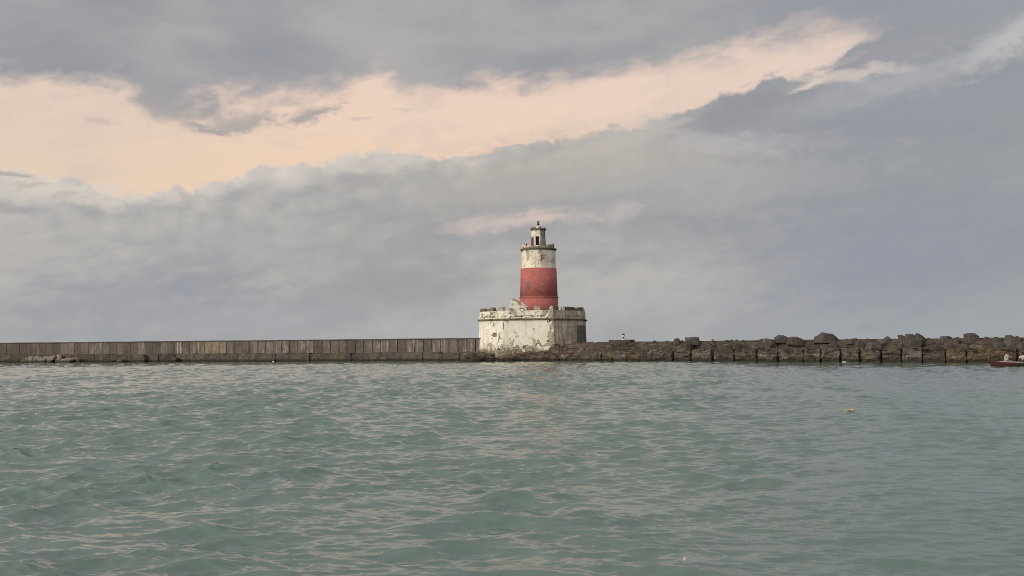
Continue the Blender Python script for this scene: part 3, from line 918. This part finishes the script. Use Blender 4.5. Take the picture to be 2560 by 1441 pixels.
# thin slab on the mole and the distant beacon behind it
s0, s1 = at(1527, 853.5, my(1558, 4.2)), at(1592, 852.5, my(1558, 4.2))
bm = rough_box(0, (s1 - s0).length, -0.5, 0.5, -0.15, 0.17, 8, 2, 1, 0.03, 1.2, 700)
o = obj('concrete_slab', bm, M_COPE, loc=s0)
o.rotation_euler.z = math.atan2(V.y, V.x)
tag(o, 'thin grey concrete slab lying on the mole beside the fort, in front of the far beacon', 'slab')

M_BWHITE = plain('beacon_white', lin(214, 214, 216), 0.6, 0.08)
M_BDARK = plain('beacon_dark', lin(62, 62, 68), 0.6, 0.1)
BY = 420.0
bp = at(1558.5, 866, BY); k = BY / F           # metres per photo pixel at that distance
bc = empty('light_beacon', (bp.x, BY, 0), 'tiny distant harbour beacon with a dark cap and a dark middle band', 'beacon')
zt = lambda py: at(1558.5, py, BY).z
bm = bmesh.new(); lathe(bm, [(3.2 * k, -2), (3.0 * k, zt(847.5)), (2.9 * k, zt(847.2))], 20); obj('base', bm, M_BWHITE, bc, smooth=False)
bm = bmesh.new(); lathe(bm, [(2.0 * k, zt(847.5)), (2.0 * k, zt(842.5))], 20); obj('shaft', bm, M_BDARK, bc)
bm = bmesh.new(); lathe(bm, [(3.2 * k, zt(842.5)), (3.3 * k, zt(838))], 20); obj('lantern', bm, M_BWHITE, bc)
bm = bmesh.new(); lathe(bm, [(3.9 * k, zt(838)), (3.9 * k, zt(836.5)), (1.6 * k, zt(834.6))], 20); obj('cap', bm, M_BDARK, bc)

# ------------------------------------------------------------------ water
rng = np.random.default_rng(11)


def spectrum():
    comps = []
    def add(n, l0, l1, slope, mean, spread):
        for _ in range(n):
            lam = math.exp(rng.uniform(math.log(l0), math.log(l1)))
            th = math.radians(mean + rng.normal() * spread)
            comps.append((lam, th, slope * rng.uniform(0.6, 1.4), rng.uniform(0, 2 * math.pi)))
    # directions: 270 = running towards the camera
    add(6, 3.0, 6.0, 0.012, 262, 20)
    add(10, 1.4, 2.4, 0.026, 263, 34)
    add(24, 0.60, 1.4, 0.040, 263, 36)
    add(28, 0.28, 0.60, 0.033, 264, 32)
    add(34, 0.12, 0.28, 0.029, 266, 27)
    add(10, 0.08, 0.12, 0.012, 266, 30)
    return comps


COMPS = spectrum()


def vnoise(x, y, seed):
    xi, yi = np.floor(x).astype(np.int64), np.floor(y).astype(np.int64)
    fx, fy = x - xi, y - yi
    fx, fy = fx * fx * (3 - 2 * fx), fy * fy * (3 - 2 * fy)
    h = lambda a, b: (((a * 374761393 + b * 668265263 + seed * 974711) ^ ((a * 1274126177 + b * 97) >> 7)) & 0xffff) / 65535.0
    return (h(xi, yi) * (1 - fx) + h(xi + 1, yi) * fx) * (1 - fy) + (h(xi, yi + 1) * (1 - fx) + h(xi + 1, yi + 1) * fx) * fy


def sstep(a, b, x):
    t = np.clip((x - a) / (b - a), 0, 1)
    return t * t * (3 - 2 * t)


def waves(x, y):
    """displacement (dx, dy, z) of the water at rest position x, y"""
    r = np.hypot(x, y)
    az = np.degrees(np.arctan2(x, y))
    lee = sstep(5.0, 19.0, az + (vnoise(x * 0.12, y * 0.06, 5) - 0.5) * 12)    # sheltered water to one side
    gust = 0.7 + 0.6 * vnoise(x * 0.10 + 40, y * 0.07, 3)
    far = 1.0 / (1.0 + (r / 1500.0) ** 2)
    hump = 0.58 + 1.1 * (0.6 * vnoise(x * 0.55 + 3, y * 0.45, 12) + 0.4 * vnoise(x * 0.9, y * 0.7 + 8, 13)) ** 1.8 * 1.3      # groups of steep short-crested waves between flatter water
    patch = 0.25 + 1.5 * (0.65 * vnoise(x * 0.75 + 9, y * 1.15, 7) + 0.35 * vnoise(x * 1.9, y * 2.8 + 5, 8))   # cat's paws of fine ripples
    dx = np.zeros_like(x); dy = np.zeros_like(x); z = np.zeros_like(x)
    step = 0.0018 * r
    for lam, th, s, ph in COMPS:
        k = 2 * math.pi / lam
        a = s / k
        m = sstep(2.2, 4.5, lam / step) * far
        if lam < 3.0: m = m * gust
        if 0.38 < lam < 3.0: m = m * hump
        if lam < 0.5: m = m * patch
        m = m * (1 - lee * (0.58 if lam > 0.6 else 0.22))
        c, sn = math.cos(th), math.sin(th)
        p = k * (x * c + y * sn) + ph
        z += m * a * np.cos(p)
        q = m * a * (1.15 if lam < 3 else 0.9) * np.sin(p)
        dx -= q * c; dy -= q * sn
    return dx, dy, z


def water_z(x, y):
    return float(waves(np.array([x]), np.array([y]))[2][0])


def build_water():
    rs = [3.0]
    while rs[-1] < 7: rs.append(rs[-1] * 1.008)
    while rs[-1] < 60: rs.append(rs[-1] * 1.0017)
    while rs[-1] < 130: rs.append(rs[-1] * 1.0025)
    while rs[-1] < 260: rs.append(rs[-1] * 1.006)
    while rs[-1] < 9000: rs.append(rs[-1] * 1.06)
    rs = np.array(rs)
    an = np.concatenate([np.arange(-33, 33.001, 0.085), np.arange(36, 326.9, 3.0)])
    an = np.radians(an)
    nr, na = len(rs), len(an)
    rr, aa = np.meshgrid(rs, an, indexing='ij')
    x, y = (rr * np.sin(aa)).ravel(), (rr * np.cos(aa)).ravel()
    dx, dy, z = waves(x, y)
    co = np.empty((nr * na + 1, 3), np.float32)
    co[:-1, 0] = x + dx; co[:-1, 1] = y + dy; co[:-1, 2] = z
    co[-1] = (0, 0, 0)
    i = np.arange(nr - 1)[:, None] * na; j = np.arange(na)[None, :]; j2 = (j + 1) % na
    quads = np.stack([i + j, i + na + j, i + na + j2, i + j2], -1).reshape(-1, 4)
    quads = quads[:, ::-1]
    tris = np.stack([np.full(na, nr * na), j2[0], j[0]], -1)[:, ::-1]
    me = bpy.data.meshes.new('water')
    me.vertices.add(len(co)); me.vertices.foreach_set('co', co.ravel())
    loops = np.concatenate([quads.ravel(), tris.ravel()]).astype(np.int32)
    me.loops.add(len(loops)); me.loops.foreach_set('vertex_index', loops)
    st = np.concatenate([np.arange(len(quads)) * 4, len(quads) * 4 + np.arange(len(tris)) * 3]).astype(np.int32)
    me.polygons.add(len(st)); me.polygons.foreach_set('loop_start', st)
    me.update(calc_edges=True); me.validate()
    me.polygons.foreach_set('use_smooth', np.ones(len(st), bool))
    if me.polygons[10].normal.z < 0: me.flip_normals()
    m, t = material('harbour_water')
    g = S(t, t.n('ShaderNodeNewGeometry').outputs['Position'])
    x_, y_, z_ = t.sep(g)
    rip = t.noise(t.comb(x_ * 0.55, y_ * 1.2, 0.0), 8.0, 4, 0.6, 0.4) + t.noise(t.comb(x_ * 0.5, y_ * 1.1, 3.0), 2.2, 3, 0.55, 0.4) * 2.5
    silt = t.noise(t.comb(x_ * 0.06, y_ * 0.05, 0.0), 1.0, 4, 0.55)
    c = t.mix(silt.step(0.3, 0.7), (0.112, 0.168, 0.138, 1), (0.128, 0.184, 0.153, 1))
    p = t.surface(c, 0.05, t.bump(rip, 0.07, 0.05), 0.5, 1.52)
    me.materials.append(m)
    o = bpy.data.objects.new('water', me); COL.objects.link(o)
    tag(o, kind='structure')


build_water()

# ------------------------------------------------------------------ floating things
M_YEL = plain('yellow_plastic', lin(180, 174, 138), 0.5, 0.15, 12)
M_FOAM = plain('white_foam', lin(192, 192, 178), 0.8, 0.08, 30)
M_SCUM = plain('grey_scum', lin(176, 176, 168), 0.9, 0.15)
M_BUOY = plain('white_buoy', lin(235, 233, 226), 0.5, 0.06)
p = atz(2124, 1030, 0.0); p.z = water_z(p.x, p.y)
bm = bmesh.new()
ringloft(bm, [[(x, y, z + (0.012 if (x > 0) == (y > 0) else -0.008)) for x, y in ((-a, -b_), (a, -b_ * .8), (a * .9, b_), (-a * .95, b_))] for a, b_, z in ((.105, .07, -.05), (.135, .09, .03), (.135, .09, .05), (.115, .075, .05), (.10, .06, .0))])
o = obj('plastic_tub', bm, M_YEL, loc=p); o.rotation_euler = (0.12, -0.06, 0.3)
tag(o, 'pale yellow plastic tub drifting on the open grey green water', 'litter')
p = atz(1713, 1397, 0.0); p.z = water_z(p.x, p.y)
bm = bmesh.new(); lathe(bm, [(0.022, -0.015), (0.030, 0.0), (0.028, 0.012), (0.018, 0.024), (0.005, 0.029)], 12)
for v in bm.verts: v.co += mnoise.noise_vector(v.co * 60) * 0.003
o = obj('foam_lump', bm, M_FOAM, loc=p + Vector((0, 0, -.010))); o.scale = (0.85, 0.85, 0.8); tag(o, 'small white foam lump floating close to the viewer among the ripples', 'litter')
for px, lab, r_ in ((685, 'small white round buoy at the sea wall footing, between the fort and the pale panels', 0.17), (381, 'small white round buoy at the sea wall footing, past the pale panels towards the rubble', 0.15)):
    q = atz(px, 905.2, 0.0)
    b = empty('buoy', (q.x, q.y - 0.5, water_z(q.x, q.y - .5)), lab, 'buoy', 'white buoys along the wall')
    bm = bmesh.new(); lathe(bm, [(0.03, -r_ * .9), (r_ * .7, -r_ * .6), (r_, 0.0), (r_ * .86, r_ * .5), (r_ * .5, r_ * .86), (0.04, r_)], 18); obj('float', bm, M_BUOY, b, smooth=True)
    bm = bmesh.new(); lathe(bm, [(0.03, r_ * .97), (0.03, r_ * 1.25), (0.01, r_ * 1.3)], 8); obj('eye', bm, M_RUST, b)
q = atz(2110, 906.8, 0.0)
boulder('foam_heap', [(2103, 908), (2106, 904.5), (2112, 903), (2117, 905.5), (2118, 908)], q.y - 0.35, M_SCUM, 'whitish scum heap floating at the foot of a dark mole block', 'litter', None, 0.6, 0.1, 99, 0.04)

# ------------------------------------------------------------------ boat and its people
M_HULL, t = material('boat_paint')
g = t.coord('Object'); x_, y_, z_ = t.sep(g)
n_ = t.noise(g, 5.0, 6, 0.65)
c = t.mix((x_ + (n_ - 0.5) * 0.3).step(1.75, 1.95), lin(74, 33, 37), lin(38, 50, 47))
c = t.mix((z_ + (n_ - 0.5) * 0.05).step(0.17, 0.12), c, lin(58, 34, 38))
c = t.mix(n_.step(0.6, 0.75) * 0.5, c, lin(92, 60, 56))
t.surface(c, 0.6, t.bump(n_, 0.2, 0.02), 0.35)
M_GUN = plain('gunwale_white', lin(176, 170, 168), 0.6, 0.15)
M_WOOD = plain('thwart_wood', lin(112, 92, 74), 0.8, 0.3)
M_SKIN = plain('skin', lin(112, 76, 58), 0.6, 0.1)
M_HAIR = plain('hair', lin(40, 32, 28), 0.8, 0.2)
M_SHIRT = plain('white_shirt', lin(190, 184, 174), 0.9, 0.12, 9)
M_TROU = plain('dark_trousers', lin(52, 50, 54), 0.9, 0.2)
M_GREY = plain('grey_shorts', lin(128, 122, 120), 0.9, 0.2)
M_SACK = plain('dark_cloth', lin(46, 42, 44), 0.9, 0.25)

b0 = atz(2478, 917, 0.0)
BX, BYY = b0.x, b0.y
boat = empty('rowing_boat', (BX, BYY, 0), 'open wooden boat with dark red bow and white rail carrying people', 'boat')
LB, BEAM = 5.6, 1.35
def hull_sec(f):
    """half beam, keel height, rail height along the boat (0 = bow)"""
    b_ = BEAM / 2 * math.sin(min(1.0, f * 1.9 + 0.02) * math.pi / 2) ** 0.8 * (1 - 0.35 * max(0, f - 0.6) ** 2 / 0.16)
    return max(b_, 0.02), -0.18 + 0.22 * max(0, 1 - f * 5) ** 2, 0.34 + 0.16 * max(0, 1 - f * 2.4) ** 2 + 0.06 * f ** 3


def hull_ring(f, ins=0.0):
    hb, kz, rz = hull_sec(f)
    hb -= ins
    rake = -0.10 * max(0, 1 - f * 6)
    r_ = []
    for k in range(13):
        a = -math.pi / 2 + math.pi * k / 12
        yy = hb * math.copysign(abs(math.sin(a)) ** 0.75, math.sin(a))
        zz = rz - (rz - kz - ins) * abs(math.cos(a)) ** 0.8
        r_.append((f * LB + rake * (zz - kz) / 0.5 * 1.4, yy, zz))
    return r_


bm = bmesh.new()
N = 26
ou = [hull_ring(i / N) for i in range(N + 1)]
inn = [hull_ring(max(0.03, min(0.985, i / N)), 0.0) for i in range(N + 1)]
inn = [[(x_, y_ * 0.93, max(z_, hull_sec(i / N)[1] + 0.07) if 0 < k < 12 else z_) for k, (x_, y_, z_) in enumerate(r)] for i, r in enumerate(inn)]
rings = [o_ + i_[::-1] for o_, i_ in zip(ou, inn)]
ringloft(bm, rings)
obj('hull', bm, M_HULL, boat, smooth=False)
for s in (-1, 1):
    bm = bmesh.new()
    tube(bm, [((i / N) * LB, s * hull_sec(i / N)[0], hull_sec(i / N)[2] + 0.015) for i in range(3, N + 1)], [0.034] * (N - 2), 8)
    obj('rail', bm, M_GUN, boat)
for f in (0.24, 0.50, 0.78):
    hb = hull_sec(f)[0] - 0.05
    bm = bmesh.new(); box(bm, f * LB - 0.13, f * LB + 0.13, -hb, hb, 0.26, 0.30); obj('thwart', bm, M_WOOD, boat)


def remesh(bm, mat, name, parent, vox, smooth_it=4):
    me = evaluated(tmp(bm), ('REMESH', dict(mode='VOXEL', voxel_size=vox)), ('SMOOTH', dict(factor=0.5, iterations=smooth_it)))
    me.materials.clear()
    return obj(name, me, mat, parent, smooth=True)


def arm(bm, sh, el, wr, tip, spread):
    """upper arm, forearm and a hand with five curled fingers"""
    sh, el, wr, tip = map(Vector, (sh, el, wr, tip))
    tube(bm, [sh, sh.lerp(el, .5), el, el.lerp(wr, .4), wr], [.052, .048, .040, .040, .028], 10)
    d = (tip - wr).normalized(); sp = Vector(spread).normalized(); sp = (sp - d * sp.dot(d)).normalized(); dn = d.cross(sp)
    pc = wr + d * .09
    tube(bm, [wr, wr + d * .04, pc], [.028, .038, .036], 10)
    for i, ln in enumerate((.068, .078, .074, .058)):
        b_ = pc + sp * (-.027 + .018 * i) - d * .01
        tube(bm, [b_, b_ + d * ln * .5 + dn * .006, b_ + d * ln * .85 + dn * .03, b_ + d * ln * .9 + dn * .045], [.010, .0095, .009, .007], 7)
    b_ = wr + d * .03 - sp * .03
    tube(bm, [b_, b_ - sp * .022 + d * .03, b_ - sp * .02 + d * .058 + dn * .012], [.012, .011, .008], 7)


def person(loc, rz, label, lean, arms, legs_mat, shirt_mat, bare_forearm, head_turn=0.0):
    root = empty('person', loc, label, 'person', 'people in the boat')
    root.rotation_euler.z = rz
    # faces -y; seated: hip at the origin, feet on the boards in front and below
    ln = Vector((0, -math.sin(lean), math.cos(lean)))
    hip = Vector((0, 0, .08)); chest = hip + ln * .34; neck = hip + ln * .53; head = neck + Vector((0, -.03 - math.sin(lean) * .06, .15))
    bm = bmesh.new()
    tube(bm, [hip - ln * .06, hip + ln * .1, chest, chest + ln * .12, neck], [.14, .135, .145, .13, .055], 14)
    tube(bm, [chest + ln * .12 + Vector((-.17, 0, 0)), chest + ln * .13, chest + ln * .12 + Vector((.17, 0, 0))], [.06, .09, .06], 12)
    tube(bm, [neck - ln * .03, neck + Vector((0, -.015, .06))], [.055, .05], 12)
    hm = Matrix.Translation(head) @ Matrix.Rotation(head_turn, 4, 'Z')
    for o_, r_ in (((0, .012, .02), (.075, .095, .095)), ((0, -.02, -.045), (.058, .07, .07)), ((0, -.092, -.02), (.014, .022, .026)), ((.078, .01, -.01), (.012, .022, .03)), ((-.078, .01, -.01), (.012, .022, .03)), ((0, -.082, -.062), (.026, .014, .010))):
        bmesh.ops.create_uvsphere(bm, u_segments=16, v_segments=10, radius=1.0, matrix=hm @ Matrix.Translation(o_) @ Matrix.Diagonal((*r_, 1)))
    sleeves = []
    for s, (el, wr, tip) in zip((-1, 1), arms):
        sh = chest + ln * .11 + Vector((.18 * s, 0, 0))
        arm(bm, sh, el, wr, tip, (1, 0.2, 0) if s > 0 else (-1, 0.2, 0))
        sleeves.append((sh, Vector(el), Vector(wr)))
    legs = []
    for s in (-1, 1):
        h_ = hip + Vector((.09 * s, -.02, -.02)); kn = Vector((.13 * s, -.42, .04)); an = Vector((.12 * s, -.44, -.27)); toe = an + Vector((.02 * s, -.17, -.045))
        tube(bm, [h_, h_.lerp(kn, .5), kn, kn.lerp(an, .4), an], [.088, .076, .056, .054, .038], 12)
        tube(bm, [an + Vector((0, .04, -.03)), an + Vector((0, -.04, -.035)), toe], [.036, .040, .026], 10)
        legs.append((h_, kn, an))
    body = remesh(bm, M_SKIN, 'body', root, 0.007)
    for s in (-1, 1):
        bm = bmesh.new()
        bmesh.ops.create_uvsphere(bm, u_segments=10, v_segments=6, radius=.010, matrix=hm @ Matrix.Translation((.030 * s, -.083, .012)))
        obj('eye', bm, M_HAIR, body)
    bm = bmesh.new()
    bmesh.ops.create_uvsphere(bm, u_segments=18, v_segments=12, radius=1.0, matrix=hm @ Matrix.Translation((0, .022, .035)) @ Matrix.Diagonal((.084, .098, .092, 1)))
    for v in [v for v in bm.verts if (hm.inverted() @ v.co).z < -.03 or ((hm.inverted() @ v.co).y < -.04 and (hm.inverted() @ v.co).z < .06)]: bm.verts.remove(v)
    obj('hair', bm, M_HAIR, root, smooth=True)
    bm = bmesh.new()
    tube(bm, [hip - ln * .05, hip + ln * .1, chest, chest + ln * .12, neck - ln * .035], [.168, .158, .166, .150, .085], 14)
    tube(bm, [chest + ln * .12 + Vector((-.18, 0, 0)), chest + ln * .125, chest + ln * .12 + Vector((.18, 0, 0))], [.078, .11, .078], 12)
    for sh, el, wr in sleeves:
        end = el.lerp(wr, .85) if not bare_forearm else sh.lerp(el, .8)
        tube(bm, [sh, sh.lerp(el, .5), el, end] if not bare_forearm else [sh, sh.lerp(el, .4), end], [.078, .068, .060, .050] if not bare_forearm else [.078, .072, .068], 12)
    remesh(bm, shirt_mat, 'shirt', root, 0.012)
    bm = bmesh.new()
    tube(bm, [hip + Vector((0, 0, -.10)), hip + Vector((0, 0, .05))], [.165, .160], 14)
    for h_, kn, an in legs: tube(bm, [h_, h_.lerp(kn, .5), kn, kn.lerp(an, .5), kn.lerp(an, .9)], [.108, .096, .078, .070, .060], 12)
    remesh(bm, legs_mat, 'trousers', root, 0.012)
    return root


person((BX + 1.33, BYY + 0.05, 0.40), R(35), 'person in a loose white shirt sitting near the red bow of the boat', 0.16,
       (((-.30, -.05, .30), (-.26, -.26, .14), (-.18, -.40, .12)), ((.32, -.10, .42), (.20, -.34, .46), (.12, -.46, .50))), M_GREY, M_SHIRT, False, R(10))
person((BX + 2.85, BYY + 0.0, 0.38), R(-65), 'person in a white top bending forward at the dark green end of the boat', 0.55,
       (((-.28, -.30, .26), (-.18, -.52, .10), (-.14, -.62, .02)), ((.28, -.30, .26), (.18, -.52, .10), (.14, -.62, .02))), M_TROU, M_SHIRT, True, 0.0)
bm = bmesh.new()
lathe(bm, [(.17, .0), (.20, .08), (.19, .26), (.15, .42), (.10, .52), (.04, .57)], 16)
for v in bm.verts: v.co += mnoise.noise_vector(v.co * 6) * 0.03
o = obj('cloth_bundle', bm, M_SACK, loc=(BX + 1.78, BYY + 0.12, 0.06), smooth=True)
tag(o, 'tall dark cloth bundle standing in the boat behind the person in the loose white shirt', 'bundle')

# ------------------------------------------------------------------ render settings
sc.render.engine = 'CYCLES'
sc.view_settings.view_transform = 'Standard'
sc.view_settings.look = 'None'
sc.view_settings.exposure = 0.0
sc.view_settings.gamma = 1.0
sc.cycles.use_denoising = False
sc.cycles.filter_width = 1.0
sc.cycles.max_bounces = 5
sc.cycles.diffuse_bounces = 2
sc.cycles.glossy_bounces = 3
